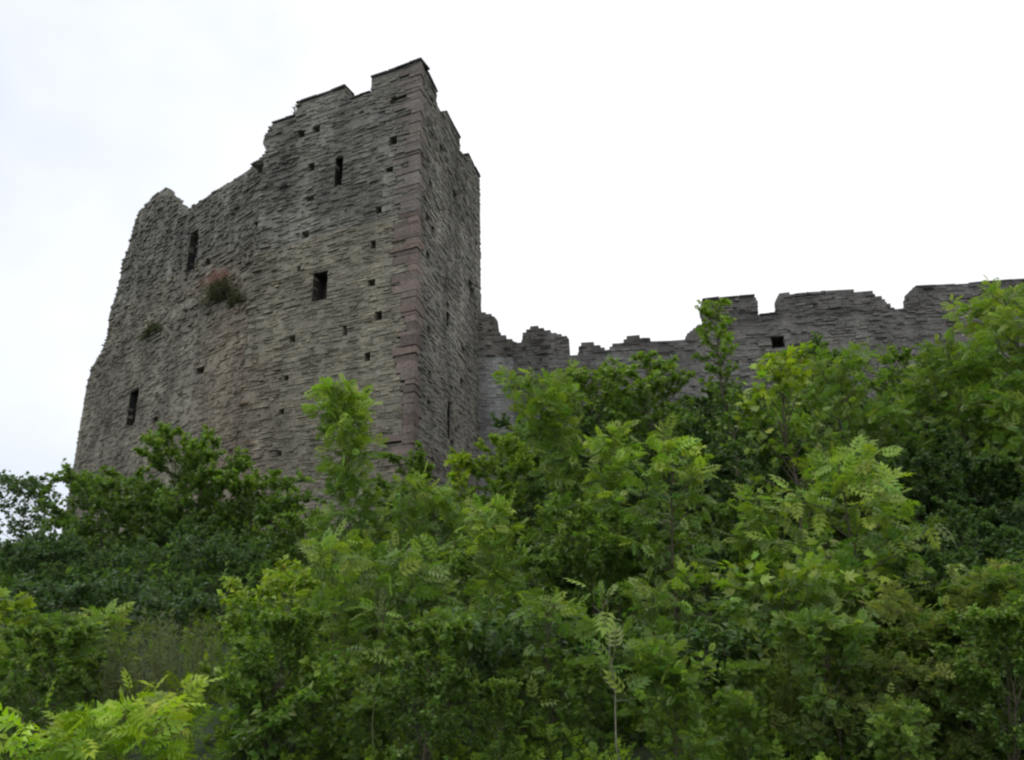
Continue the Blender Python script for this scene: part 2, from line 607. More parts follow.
# quoins: corner blocks seen on both faces
mq = Masonry()
random.seed(61)
ang = math.acos(float(np.dot(PL_F.d, PL_S.d)))
for (z0, z1, wl, wr) in quoins:
    g = .010
    pr = random.gauss(.025, .022) if z0 > 13 else abs(random.gauss(.04, .04))
    c = jitcol(RED if z0 < 18 else (.20, .175, .16), .12)
    # corner point pushed out along both normals
    def pt(u, v, zz, depth=0.0):
        base = CORNER * np.array([1, 1, 0]) + PL_F.d * u + PL_S.d * v
        return base + np.array([0, 0, zz])
    e = pr / math.sin(ang)
    j = lambda s=.012: random.uniform(-s, s)
    zz0, zz1 = z0 + g, z1 - g * .6
    # L shape as two boxes: one along the front, one along the side behind it
    for (ua, ub, va, vb) in ((-e, wl, -e, .32), (-e + .02, .3, .324, wr)):
        vs = [pt(ua + j(), va + j(), zz0 + j()), pt(ub, va + j(), zz0), pt(ub, va + j(), zz1), pt(ua + j(), va + j(), zz1 + j()),
              pt(ua + j(), vb, zz0), pt(ub, vb, zz0), pt(ub, vb, zz1), pt(ua + j(), vb, zz1)]
        mq.v += vs; mq.c.append(c)
mq.build('quoins', M_QUOIN, tower, T_OFF)

# copings
CAPC = (.10, .095, .10)
mc = Masonry(); coping(mc, PL_F, -.06, uM1, zt, CAPC); mc.build('coping', M_STONE, RF['merlon#1'], T_OFF)
mc = Masonry(); coping(mc, PL_F, uM2a, uM2b, zt, CAPC); mc.build('coping', M_STONE, RF['merlon#2'], T_OFF)
mc = Masonry(); coping(mc, PL_F, uM1, uM2a, zcren, CAPC, front=.04); mc.build('coping', M_STONE, tower, T_OFF)
u7, z7 = topF[7]; u8, z8 = topF[8]
mc = Masonry(); coping(mc, PL_F, u7 + .05, u8, min(z7, z8), CAPC, front=.05); mc.build('coping', M_STONE, tower, T_OFF)
for kq, (a, b) in zip('abc', mS):
    mc = Masonry(); coping(mc, PL_S, a + (.1 if a == 0 else 0), b, zt - (.02 if a == 0 else .1), CAPC, front=.05); mc.build('coping', M_STONE, RS['merlon#' + kq], T_OFF)
# openings
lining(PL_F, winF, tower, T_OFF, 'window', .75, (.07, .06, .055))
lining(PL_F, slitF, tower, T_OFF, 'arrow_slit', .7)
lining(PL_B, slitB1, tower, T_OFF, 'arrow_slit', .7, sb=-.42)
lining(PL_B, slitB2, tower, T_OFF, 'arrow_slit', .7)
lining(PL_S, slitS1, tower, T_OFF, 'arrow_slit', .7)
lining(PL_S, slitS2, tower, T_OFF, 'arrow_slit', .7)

# ---- curtain wall
random.seed(71)
CW0 = at_depth(478, 400, 35.2)
PL_A = Plane((CW0[0] - 1.2, 35.2), 90)
A_off = np.array([12.0, 34.5, 7.0])
curtain = empty('curtain_wall', A_off, 'long ruined stone curtain wall with crumbling battlements running right from the tower', 'castle wall')
uA1, _ = PL_A.uz(513, 380)
JOIN = PL_A.world(uA1, 0, 0)
PL_C = Plane(JOIN, 98)
ZL2 = 4.0
topA = P(PL_A, [(482, 312), (493, 316), (498, 321), (500, 334), (513, 341)])
outA = [(0, topA[0][1] + .1)] + topA + [(uA1 + .25, topA[-1][1]), (uA1 + .25, ZL2), (0, ZL2)]


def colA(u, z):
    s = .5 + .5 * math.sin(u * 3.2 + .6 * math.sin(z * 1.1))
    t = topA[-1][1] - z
    c = np.array((.33, .335, .325)) * (.8 + .28 * s)  # paler than the next section: the light on this face is put into the colour
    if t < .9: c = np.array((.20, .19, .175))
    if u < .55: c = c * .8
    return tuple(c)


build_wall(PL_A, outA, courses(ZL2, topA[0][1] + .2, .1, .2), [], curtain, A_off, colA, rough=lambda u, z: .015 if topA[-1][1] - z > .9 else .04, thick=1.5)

pxC = [(513, 341), (521, 343), (522, 334), (533, 325), (548, 331), (569, 338), (570, 355), (577, 354), (580, 345), (587, 341), (600, 346), (608, 351), (610, 346), (622, 344),
       (626, 338), (640, 337), (652, 340), (685, 337.5), (690, 330), (698, 325), (704, 322), (700, 312), (700.5, 303), (706, 298.5), (730, 297), (755, 295.5), (758, 300), (758.5, 314), (777, 313), (775.5, 300), (779, 293),
       (805, 293), (830, 292), (872, 290), (876, 296), (880, 296), (885, 300), (888, 304), (893, 309), (907, 309), (906, 299), (911, 291), (918, 286), (950, 283.5), (985, 282), (1024, 281)]
topC = P(PL_C, pxC)
uEndC = topC[-1][0] + 9
outC = topC + [(uEndC, topC[-1][1]), (uEndC, ZL2), (0, ZL2)]
outC[0] = (0, topA[-1][1])
winC = hole(PL_C, 778, 341, 13, 13)
slitC = hole(PL_C, 571, 384, 4, 12)
holesC = [winC, slitC, hole(PL_C, 868, 364, 3, 4)]


def uC(px, py=310): return PL_C.uz(px, py)[0]


MC = [(uC(521, 343), uC(569, 343), PL_C.uz(545, 343)[1] + .25), (uC(577, 350), uC(608, 350), PL_C.uz(590, 352)[1]), (uC(699), uC(758), PL_C.uz(740, 316)[1]), (uC(775), uC(892), PL_C.uz(830, 311)[1]),
      (uC(905), uEndC, PL_C.uz(960, 308)[1])]


def splitC(u, z):
    for i, (a, b, zz) in enumerate(MC):
        if a - .1 < u < b + .1 and z > zz: return 'merlon#%d' % i
    return 'wall'


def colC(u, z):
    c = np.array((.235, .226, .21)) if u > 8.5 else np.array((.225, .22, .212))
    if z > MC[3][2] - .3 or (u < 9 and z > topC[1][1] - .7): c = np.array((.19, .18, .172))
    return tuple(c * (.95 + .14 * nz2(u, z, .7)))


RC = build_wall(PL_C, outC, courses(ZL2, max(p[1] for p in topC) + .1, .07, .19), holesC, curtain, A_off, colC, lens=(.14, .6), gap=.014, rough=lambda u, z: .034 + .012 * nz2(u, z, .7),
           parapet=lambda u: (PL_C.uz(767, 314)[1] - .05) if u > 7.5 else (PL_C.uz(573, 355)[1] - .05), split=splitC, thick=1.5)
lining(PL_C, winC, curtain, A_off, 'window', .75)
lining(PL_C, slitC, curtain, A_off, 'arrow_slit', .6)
mc = Masonry(); a_, b_ = uC(703), uC(757); coping(mc, PL_C, a_, b_, PL_C.uz(730, 297)[1] - .03, CAPC, back=.55); mc.build('coping', M_STONE, RC['merlon#2'], A_off)
mc = Masonry(); coping(mc, PL_C, uC(758), uC(777), PL_C.uz(767, 314)[1], CAPC, back=1.4); mc.build('coping', M_STONE, curtain, A_off)
mc = Masonry(); coping(mc, PL_C, uC(920), uEndC, PL_C.uz(985, 282)[1] - .04, (.12, .12, .115), back=.55, front=.03); mc.build('coping', M_STONE, RC['merlon#4'], A_off)

# ------------------------------------------------------------------ leaves
def kite(L, W, fold=.18, x0=0, y0=0, z0=0, ang=0, droop=0.0, pos=(0, 0, 0)):
    """leaf blade from its base along +X, two folded halves"""
    v = np.array([(0, 0, 0), (L * .42, W / 2, W * fold), (L, 0, -L * droop), (L * .42, -W / 2, W * fold), (L * .45, 0, 0)])
    c, s = math.cos(ang), math.sin(ang)
    R = np.array([[c, -s, 0], [s, c, 0], [0, 0, 1]])
    v = v @ R.T + np.array(pos)
    f = [(0, 4, 1), (4, 2, 1), (0, 3, 4), (4, 3, 2)]
    return v, f


def t_oval(L=1.0, W=.6): return kite(L, W, .15, droop=.15)


def t_simple(L=1.0, W=.6):
    v = np.array([(0, 0, 0), (L * .45, W / 2, W * .12), (L, 0, -L * .12), (L * .45, -W / 2, W * .12)])
    return v, [(0, 2, 1), (0, 3, 2)]


def t_pinnate(L=1.0, pairs=5, lw=.30, ll=.36, detail=True):
    V, Fc = [], []
    def add(v, f):
        b = sum(len(x) for x in V)
        V.append(v); Fc.extend([tuple(i + b for i in q) for q in f])
    def z(x): return -.25 * x * x
    w = .010
    add(np.array([(0, -w, 0), (0, w, 0), (L * .5, w, z(.5)), (L * .5, -w, z(.5)), (L * .9, 0, z(.9))]), [(0, 1, 2), (0, 2, 3), (3, 2, 4)])
    for i in range(pairs):
        x = .28 + .56 * i / max(1, pairs - 1)
        l = ll * (.85 + .3 * math.sin(math.pi * (i + .7) / pairs))
        for s in (-1, 1):
            a = s * rad(62 - 14 * i / pairs)
            f = kite if detail else None
            if detail: v, q = kite(l, l * lw, .15, ang=a, droop=.22, pos=(x, 0, z(x)))
            else:
                v, q = t_simple(l, l * lw)
                c, sn = math.cos(a), math.sin(a)
                v = v @ np.array([[c, -sn, 0], [sn, c, 0], [0, 0, 1]]).T + np.array((x, 0, z(x)))
            add(v, q)
    l = ll * 1.05
    v, q = (kite(l, l * lw * 1.1, .15, droop=.3, pos=(.86, 0, z(.86))) if detail else (t_simple(l, l * lw * 1.1)[0] + np.array((.86, 0, z(.86))), t_simple()[1]))
    add(v, q)
    return np.concatenate(V), Fc


def t_palmate(detail=True):
    angs = [-128, -95, -72, -48, -27, -13, 0, 13, 27, 48, 72, 95, 128]
    rads = [.34, .52, .30, .66, .36, .52, .80, .52, .36, .66, .30, .52, .34]
    if not detail:
        angs = [-125, -90, -68, -45, -22, 0, 22, 45, 68, 90, 125]
        rads = [.3, .5, .32, .66, .40, .8, .40, .66, .32, .5, .3]
    c0 = np.array((.38, 0, 0.03))
    v = [c0, np.array((.10, 0, 0))]
    for a, r in zip(angs, rads):
        a = rad(a)
        v.append(c0 + np.array((math.cos(a) * r, math.sin(a) * r, -.22 * r * r)))
    n = len(v)
    f = [(0, i, i + 1) for i in range(2, n - 1)] + [(0, n - 1, 1), (0, 1, 2)]
    v += [np.array((-.3, .006, .06)), np.array((-.3, -.006, .06))]
    f += [(1, n, n + 1)]
    return np.array(v), f


TPL = {
    'ash': t_pinnate(1, 4, .44, .38, True), 'ash_far': t_pinnate(1, 4, .44, .40, False),
    'syc': t_palmate(True), 'syc_far': t_palmate(False),
    'oval': t_oval(1, .62), 'oval_far': t_simple(1, .62), 'lance': t_simple(1, .17),
    'rose': t_pinnate(1, 3, .6, .36, False),
}
AREA = {'ash': .55, 'ash_far': .55, 'syc': .85, 'syc_far': .8, 'oval': .3, 'oval_far': .3, 'lance': .09, 'rose': .45}


def norm(a): return a / np.maximum(1e-9, np.linalg.norm(a, axis=-1, keepdims=True))


def stamp(tpl, pos, dirs, ups, size):
    v, f = TPL[tpl]
    D = norm(dirs)
    Nn = norm(ups - (ups * D).sum(1, keepdims=True) * D)
    Sd = np.cross(Nn, D)
    W = pos[:, None, :] + size[:, None, None] * (v[None, :, 0, None] * D[:, None, :] + v[None, :, 1, None] * Sd[:, None, :] + v[None, :, 2, None] * Nn[:, None, :])
    F = (np.array(f)[None] + (np.arange(len(pos)) * len(v))[:, None, None]).reshape(-1, 3)
    return W.reshape(-1, 3), F, len(f)


def tube(paths):
    """paths: list of (points (n,3), radii (n,), sides)"""
    V, Fq, b = [], [], 0
    for pts, rr, k in paths:
        n = len(pts)
        tan = np.gradient(pts, axis=0)
        tan = norm(tan)
        ref = np.array([0.31, 0.95, 0.05]) if abs(tan[0][2]) > .7 else np.array([0, 0, 1.0])
        A = norm(np.cross(tan, ref)); B = np.cross(tan, A)
        th = np.arange(k) / k * 2 * math.pi
        ring = pts[:, None, :] + rr[:, None, None] * (np.cos(th)[None, :, None] * A[:, None, :] + np.sin(th)[None, :, None] * B[:, None, :])
        V.append(ring.reshape(-1, 3))
        i = np.arange(n - 1)[:, None] * k + b; j = np.arange(k)[None, :]; j2 = (j + 1) % k
        Fq.append(np.stack([i + j, i + j2, i + k + j2, i + k + j], -1).reshape(-1, 4))
        b += n * k
    return np.concatenate(V), np.concatenate(Fq)


G = {
    'mid': ((.108, .185, .034), (.23, .34, .032)),
    'deep': ((.064, .118, .038), (.14, .23, .04)),
    'ashy': ((.132, .215, .036), (.26, .37, .034)),
    'bright': ((.21, .34, .018), (.32, .44, .022)),
    'light': ((.145, .235, .034), (.30, .40, .034)),
    'olive': ((.135, .180, .050), (.22, .26, .06)),
    'grey': ((.150, .175, .095), (.20, .215, .12)),
}


def make_tree(H, R, kind, leaf, lai=3.0, pal='mid', seed=0, base=.12, profile='egg', nprim=None, lean=(0, 0), updir=.55, tipyoung=.5, trunk_r=None, multi=1, depth=None):
    """returns (trunk verts, trunk faces, leaf verts, leaf faces, leaf colours), root at the origin"""
    g = np.random.default_rng(seed)
    paths, pos, dr, tipw = [], [], [], []
    tr = trunk_r or max(.010, H * .0085)
    segs = []
    nprim = nprim or int(16 + H * 8)
    for mtr in range(multi):
        n = 9
        t = np.linspace(0, 1, n)
        wob = np.cumsum(g.normal(0, .022 * H, (n, 2)), axis=0); wob[0] = 0
        ma = g.uniform(0, 6.28); mr = (0 if multi == 1 else R * .45)
        Hm = H * (1 if mtr == 0 else g.uniform(.72, .95))
        tp = np.stack([wob[:, 0] * .6 + (lean[0] + mr * math.cos(ma)) * t ** 1.2, wob[:, 1] * .6 + (lean[1] + mr * math.sin(ma)) * t ** 1.2, t * Hm], 1)
        # keep the tip where it was asked for
        err = tp[-1, :2] - np.array([lean[0] + mr * math.cos(ma), lean[1] + mr * math.sin(ma)])
        tp[:, :2] -= err * t[:, None]
        paths.append((tp, tr * (1 - t * .88), 6))
        segs.append((tp[-3:], .0, 1.0))
        npm = nprim // multi + 1
        for i in range(npm):
            h = base + (0.985 - base) * ((i + g.uniform(0, .9)) / npm)
            ti = h * (n - 1); k = min(n - 2, int(ti)); o = tp[k] + (tp[k + 1] - tp[k]) * (ti - k)
            q = (h - base) / (1 - base)
            if profile == 'egg': pf = max(0, math.sin(math.pi * min(1, .2 + q * .77))) ** .85 + .07
            elif profile == 'dome': pf = math.sqrt(max(0.02, 1 - q ** 2.4))
            elif profile == 'column': pf = .75 + .25 * math.sin(q * 9) - .55 * q ** 3
            elif profile == 'cone': pf = 1.05 - .85 * q
            else: pf = 1
            Lp = R * pf * g.uniform(.7, 1.05)
            a = i * 2.399 + g.uniform(-.5, .5)
            el = updir * g.uniform(.5, 1.4) + q * .5
            m = 6; tt = np.linspace(0, 1, m)
            hor = Lp * tt
            ver = Lp * (math.tan(min(1.25, el)) * tt * .75 - .18 * tt ** 2 + g.normal(0, .03, m) * tt)
            ver = np.minimum(ver, H * 1.0 - o[2] + .02 * Lp)
            az = a + np.cumsum(g.normal(0, .09, m))
            pp = np.stack([o[0] + hor * np.cos(az), o[1] + hor * np.sin(az), o[2] + ver], 1)
            r0 = tr * (.5 - .25 * q)
            paths.append((pp, r0 * (1 - tt * .8), 4))
            segs.append((pp[2:], q, .6))
            ns = max(3, int(Lp / .16))
            for s in range(ns):
                ts = .22 + .78 * (s + g.uniform(0, 1)) / ns
                kk = min(m - 2, int(ts * (m - 1))); ff = ts * (m - 1) - kk
                o2 = pp[kk] + (pp[kk + 1] - pp[kk]) * ff
                dirp = norm(pp[kk + 1] - pp[kk])
                L2 = Lp * (.42 - .22 * ts) * g.uniform(.5, 1.3) + .05
                rnd = g.normal(0, 1, 3); rnd[2] *= .9
                d2 = norm(dirp * .7 + norm(rnd) * .9 + np.array([0, 0, .25]))
                t3 = np.linspace(0, 1, 4)
                p3 = o2 + d2 * (L2 * t3)[:, None] + np.array([0, 0, .12 * L2]) * (t3 ** 2)[:, None]
                paths.append((p3, max(.0025, r0 * .28) * (1 - t3 * .7), 3))
                segs.append((p3, q, .5 + .5 * ts))
    lens = np.array([np.linalg.norm(np.diff(s[0], axis=0), axis=1).sum() for s in segs])
    size0 = leaf
    Aleaf = AREA[kind] * size0 ** 2
    silh = 2 * R * H * (1 - base) * .7
    N = int(min(45000, 2.1 * lai * silh / Aleaf))
    w = lens * np.array([.55 + 1.0 * sg[1] for sg in segs]); w = w / w.sum()
    cnt = g.multinomial(N, w)
    for (pts, q, tipf), c in zip(segs, cnt):
        if c == 0: continue
        t = g.uniform(0, 1, c) ** .8
        x = t * (len(pts) - 1); k = np.minimum(len(pts) - 2, x.astype(int)); f = (x - k)[:, None]
        o = pts[k] * (1 - f) + pts[k + 1] * f
        seg = norm(pts[k + 1] - pts[k])
        rn = g.normal(0, 1, (c, 3)); rn[:, 2] *= .7
        d = norm(rn + seg * .55 + np.array([0, 0, .12]))
        pos.append(o + d * leaf * .12); dr.append(d)
        hq = o[:, 2] / H
        tipw.append((t * tipf) * .6 + (hq > .80) * .35 + (hq - .5) * .25)
    bj = np.concatenate([np.full(len(p), g.normal(0, .10)) for p in pos])
    pos = np.concatenate(pos); dr = np.concatenate(dr); tipw = np.concatenate(tipw)
    n = len(pos)
    up = np.array([0, -.25, 1.0]) + g.normal(0, .75, (n, 3))
    dr[:, 2] -= .15
    size = leaf * g.uniform(.6, 1.2, n)
    V, Fc, nf = stamp(kind, pos, dr, up, size)
    a, b = np.array(G[pal][0]), np.array(G[pal][1])
    y = np.clip(tipw * tipyoung * 1.6 + g.normal(0, .16, n) - .25, 0, 1)[:, None]
    c = a * (1 - y) + b * y
    c = c * (1 + bj[:, None] + g.normal(0, .18, (n, 1))).clip(.5, 1.7)
    c[:, 0] *= 1 + g.normal(0, .10, n)
    cols = np.repeat(c, nf, axis=0)
    tv, tf = tube(paths)
    return tv, tf, V, Fc, cols


def place_tree(name, label, cat, px, top, dist, wpx, kind, leaf, group=None, bark=None, mat=None, leanpx=0, **kw):
    """a tree whose tip stands near the picture point (px, top) at the given distance"""
    tip = at_depth(px, top, dist)
    bx = tip[0] + leanpx * dist / F_PX
    bz = terrain(bx, dist) - .05
    H = tip[2] - bz
    R = wpx * dist / F_PX / 2
    tv, tf, V, Fc, cols = make_tree(H, R, kind, leaf, lean=(tip[0] - bx, 0), **kw)
    root = empty(name, (bx, dist, bz), label, cat, group)
    np_mesh('trunk', tv, [tf], bark or M_BARK, root, smooth=True)
    np_mesh('crown', V, [Fc], mat or M_LEAF, root, [cols])
    return root


T = place_tree
#  ---- behind, left of and under the tower
T('sycamore_tree', 'thin dark tree at the left edge, sky showing through its open crown', 'tree', 28, 486, 24, 110, 'syc_far', .12, pal='deep', lai=2.8, seed=1, profile='dome', base=.1, tipyoung=.35)
T('sycamore_tree', 'rounded green tree hiding the foot of the left edge of the tower', 'tree', 115, 476, 21.5, 135, 'syc_far', .11, pal='mid', lai=6.5, seed=2, profile='dome', base=.06, tipyoung=.4, multi=3)
T('sycamore_tree', 'tallest dark bushy tree before the broken left face of the tower', 'tree', 190, 442, 20.5, 130, 'syc_far', .11, pal='mid', lai=7, seed=3, profile='dome', base=.06, tipyoung=.45, multi=4)
T('sycamore_tree', 'dark tree right of the tallest left tree, below the column of small square wall holes', 'tree', 255, 478, 20, 115, 'syc_far', .11, pal='mid', lai=6.5, seed=4, profile='dome', base=.05, tipyoung=.4, multi=3)
T('hazel_bush', 'small round bush at the tower foot, left of the tall feathery ash', 'bush', 312, 520, 18.5, 90, 'oval_far', .09, pal='mid', lai=3.4, seed=5, profile='dome', base=.04, multi=3)
T('elder_bush', 'very dark leafy bush low down at the left, under the rounded green tree', 'bush', 70, 560, 17, 170, 'oval_far', .085, pal='deep', lai=4, seed=6, profile='dome', base=.03, multi=3, tipyoung=.2)
T('elder_bush', 'dark shaded bush at the foot of the tallest left tree', 'bush', 195, 560, 16.5, 180, 'oval_far', .085, pal='deep', lai=4, seed=7, profile='dome', base=.03, multi=3, tipyoung=.25)

#  ---- before the tower corner and the curtain wall
T('ash_sapling', 'tall feathery pale green ash sapling standing out against the front of the tower', 'tree', 342, 398, 11.5, 110, 'ash', .21, pal='ashy', lai=3.4, seed=10, profile='column', base=.06, leanpx=20, tipyoung=.8, updir=.5, trunk_r=.022, nprim=46)
T('elder_bush', 'dark green bush right under the red corner stones of the tower', 'bush', 400, 462, 20, 100, 'oval_far', .10, pal='mid', lai=3.6, seed=11, profile='dome', base=.05, multi=3, tipyoung=.4)
T('sycamore_sapling', 'slim sapling with a bright yellow tip beside the foot of the tower side', 'tree', 460, 456, 16.5, 60, 'syc_far', .11, pal='light', lai=2.4, seed=12, profile='cone', base=.1, tipyoung=1.0)
T('ash_sapling', 'low spreading ash before the lower right of the tower', 'tree', 432, 500, 13.5, 120, 'ash', .24, pal='ashy', lai=2.6, seed=13, profile='dome', base=.1, tipyoung=.5)
T('ash_sapling', 'tall ash with a leaning thin stem in front of the start of the curtain wall', 'tree', 534, 384, 12.5, 125, 'ash', .22, pal='ashy', lai=3.2, seed=14, profile='column', base=.06, leanpx=62, tipyoung=.6, updir=.5, trunk_r=.026, nprim=50)
T('hawthorn_tree', 'small leaved tree between the leaning ash and the tower side', 'tree', 500, 440, 17, 90, 'oval_far', .08, pal='light', lai=2.6, seed=15, profile='egg', base=.06, tipyoung=.6)
T('sycamore_tree', 'dense tree under the dip of the broken curtain wall', 'tree', 596, 374, 22, 115, 'syc_far', .115, pal='mid', lai=3.6, seed=16, profile='egg', base=.08, tipyoung=.7)
T('sycamore_tree', 'dense dark tree left of the column shaped sapling', 'tree', 652, 362, 21, 120, 'syc_far', .115, pal='mid', lai=3.7, seed=17, profile='dome', base=.08, tipyoung=.6)
T('sycamore_sapling', 'column shaped sapling with a yellow tip rising in front of the battlements', 'tree', 716, 304, 18, 70, 'syc_far', .11, pal='mid', lai=1.7, seed=18, profile='column', base=.1, tipyoung=.8)
T('sycamore_sapling', 'brightest yellow green sapling below the small square opening of the curtain wall', 'tree', 776, 356, 14, 84, 'syc', .17, pal='light', lai=2.3, seed=19, profile='egg', base=.12, tipyoung=1.0, updir=.8)
T('sycamore_tree', 'dark tree behind the brightest sapling, its tips against the curtain wall', 'tree', 815, 350, 22, 100, 'syc_far', .11, pal='deep', lai=3.6, seed=20, profile='egg', base=.08, tipyoung=.6)
T('ash_tree', 'soft feathery rounded ash below the middle battlement', 'tree', 838, 364, 16.5, 125, 'ash_far', .22, pal='ashy', lai=2.8, seed=21, profile='egg', base=.08, tipyoung=.5)
T('sycamore_tree', 'green tree against the curtain wall left of the largest crown', 'tree', 906, 358, 20, 120, 'syc_far', .11, pal='mid', lai=3.4, seed=22, profile='dome', base=.08, tipyoung=.5)
T('ash_tree', 'largest light green tree crown at the right, covering the end of the wall', 'tree', 1002, 296, 17, 165, 'ash_far', .235, pal='light', lai=2.9, seed=23, profile='egg', base=.1, tipyoung=.7)
T('ash_tree', 'light green ash left of and lower than the largest crown', 'tree', 945, 345, 17.5, 120, 'ash_far', .22, pal='ashy', lai=2.8, seed=24, profile='egg', base=.1, tipyoung=.5)
T('ash_tree', 'tree partly cut off by the right edge below the largest crown', 'tree', 1040, 380, 14.5, 150, 'ash_far', .22, pal='ashy', lai=3.0, seed=25, profile='dome', base=.1, tipyoung=.3)
T('elder_bush', 'dark bush below the big feathery trees at the right', 'bush', 940, 475, 15.5, 220, 'oval_far', .085, pal='deep', lai=4, seed=26, profile='dome', base=.04, multi=3, tipyoung=.2)
T('elder_bush', 'deep green bush in the hollow between the two foreground ash saplings', 'bush', 735, 470, 16, 190, 'oval_far', .085, pal='deep', lai=4, seed=27, profile='dome', base=.04, multi=3, tipyoung=.3)
T('ash_sapling', 'ash sapling with drooping long leaves before the dark middle bushes', 'tree', 668, 438, 10.5, 100, 'ash', .22, pal='ashy', lai=2.1, seed=28, profile='egg', base=.12, tipyoung=.8, updir=.45, nprim=36)
T('ash_sapling', 'near ash sapling with big glossy leaflets, right of the centre', 'tree', 838, 462, 9.0, 150, 'ash', .24, pal='ashy', lai=2.3, seed=29, profile='egg', base=.15, tipyoung=1.0, updir=.4, nprim=34)
T('ash_sapling', 'slim upright ash shoot just right of the big glossy leaflets', 'tree', 884, 476, 9.5, 46, 'ash', .25, pal='ashy', lai=2.0, seed=30, profile='cone', base=.3, tipyoung=1.0, updir=.9)
T('sycamore_tree', 'spreading maple leaved bush in front of the dark hollow at the right', 'bush', 780, 578, 8.8, 215, 'syc', .13, pal='mid', lai=2.8, seed=31, profile='dome', base=.25, tipyoung=.8)
T('sycamore_tree', 'low maple leaved bush beside the fine leaved bush at the bottom right', 'bush', 905, 588, 9.4, 175, 'syc', .13, pal='mid', lai=2.8, seed=32, profile='dome', base=.2, tipyoung=.6)
T('privet_bush', 'yellowish fine leaved bush filling the bottom right corner', 'bush', 985, 606, 8.0, 270, 'rose', .11, pal='olive', lai=3.2, seed=33, profile='dome', base=.03, multi=4, tipyoung=.9, mat=M_SOFT)
T('privet_bush', 'low fine leaved bush left of the corner bush', 'bush', 880, 668, 7.2, 190, 'rose', .10, pal='olive', lai=3.0, seed=34, profile='dome', base=.03, multi=3, tipyoung=.5, mat=M_SOFT)
#  ---- middle foreground
T('hawthorn_tree', 'leafy shrub below the leaning ash stem in the middle', 'bush', 470, 560, 10.5, 190, 'oval', .075, pal='mid', lai=3.0, seed=40, profile='dome', base=.05, multi=3, tipyoung=.5)
T('hawthorn_tree', 'leafy shrub left of the leaning ash and above the pale stem', 'bush', 590, 520, 11.2, 150, 'oval', .08, pal='mid', lai=3.0, seed=41, profile='egg', base=.08, multi=2, tipyoung=.5)
T('hazel_bush', 'dense shrub at the left of the tall feathery ash, with yellowish top leaves', 'bush', 288, 584, 9.0, 130, 'oval', .085, pal='light', lai=2.9, seed=42, profile='egg', base=.05, multi=2, tipyoung=.9)
T('ash_sapling', 'ash sapling at the foot of the tall feathery ash', 'tree', 385, 560, 8.6, 130, 'ash', .22, pal='ashy', lai=2.4, seed=43, profile='egg', base=.12, tipyoung=.4)
T('elder_bush', 'dark bush with glossy leaves at the bottom centre', 'bush', 520, 640, 8.2, 210, 'oval', .10, pal='deep', lai=3.2, seed=44, profile='dome', base=.05, multi=3, tipyoung=.4)
T('elder_bush', 'shaded bush at the bottom, right of the pale bare stem', 'bush', 672, 640, 8.6, 190, 'oval', .09, pal='deep', lai=3.2, seed=45, profile='dome', base=.05, multi=3, tipyoung=.4)
T('hazel_bush', 'green bush at the bottom between the bright ash leaves and the centre', 'bush', 285, 672, 7.2, 170, 'oval', .085, pal='mid', lai=3.0, seed=46, profile='dome', base=.04, multi=3, tipyoung=.5)
T('ash_sapling', 'small upright ash with a pointed top, left of the tall weeds', 'tree', 104, 612, 9.4, 74, 'ash', .22, pal='ashy', lai=2.3, seed=47, profile='cone', base=.1, tipyoung=1.0, updir=.6)
T('elder_bush', 'dark low bush behind the lower ash sapling at the left', 'bush', 70, 592, 12.0, 170, 'oval', .085, pal='deep', lai=3.6, seed=55, profile='dome', base=.03, multi=3, tipyoung=.2)
T('elder_bush', 'dark low bush behind the tall grey green weeds', 'bush', 190, 604, 12.0, 130, 'oval', .085, pal='deep', lai=3.6, seed=56, profile='dome', base=.03, multi=3, tipyoung=.2)
T('ash_sapling', 'lower ash sapling left of the pointed one, above the bright leaves', 'tree', 52, 646, 9.0, 92, 'ash', .22, pal='ashy', lai=2.4, seed=48, profile='egg', base=.08, tipyoung=.6)
T('sycamore_sapling', 'maple sapling at the left edge with round bright leaves', 'tree', 4, 600, 8.0, 70, 'syc', .12, pal='light', lai=2.2, seed=49, profile='egg', base=.1, tipyoung=.9)
T('ash_sapling', 'nearest ash with bright yellow green leaves in the bottom left corner', 'tree', 100, 708, 6.0, 165, 'ash', .215, pal='bright', lai=3.6, seed=50, profile='dome', base=.2, multi=3, tipyoung=1.0, updir=.4)
T('ash_sapling', 'low bright ash shoot left of the nearest yellow green ash', 'tree', 32, 722, 5.7, 90, 'ash', .22, pal='bright', lai=2.0, seed=51, profile='dome', base=.2, tipyoung=1.0, updir=.4)
T('ash_sapling', 'small light ash shoot right of the nearest yellow green ash', 'tree', 176, 690, 6.6, 54, 'ash', .19, pal='light', lai=2.2, seed=52, profile='cone', base=.2, tipyoung=1.0, updir=.6)
T('bare_sapling', 'thin green stem at the bottom, left of the centre, below the tall feathery ash', 'tree', 374, 590, 6.6, 40, 'ash', .18, pal='ashy', lai=.4, seed=54, profile='cone', base=.45, trunk_r=.008, bark=M_STEM, leanpx=6, tipyoung=.5, nprim=8)
T('bare_sapling', 'pale thin bare stem standing at the bottom, right of the centre', 'tree', 600, 585, 6.5, 46, 'ash', .20, pal='ashy', lai=.8, seed=53, profile='cone', base=.4, bark=M_PALE, trunk_r=.009, leanpx=10, tipyoung=.5, nprim=9)

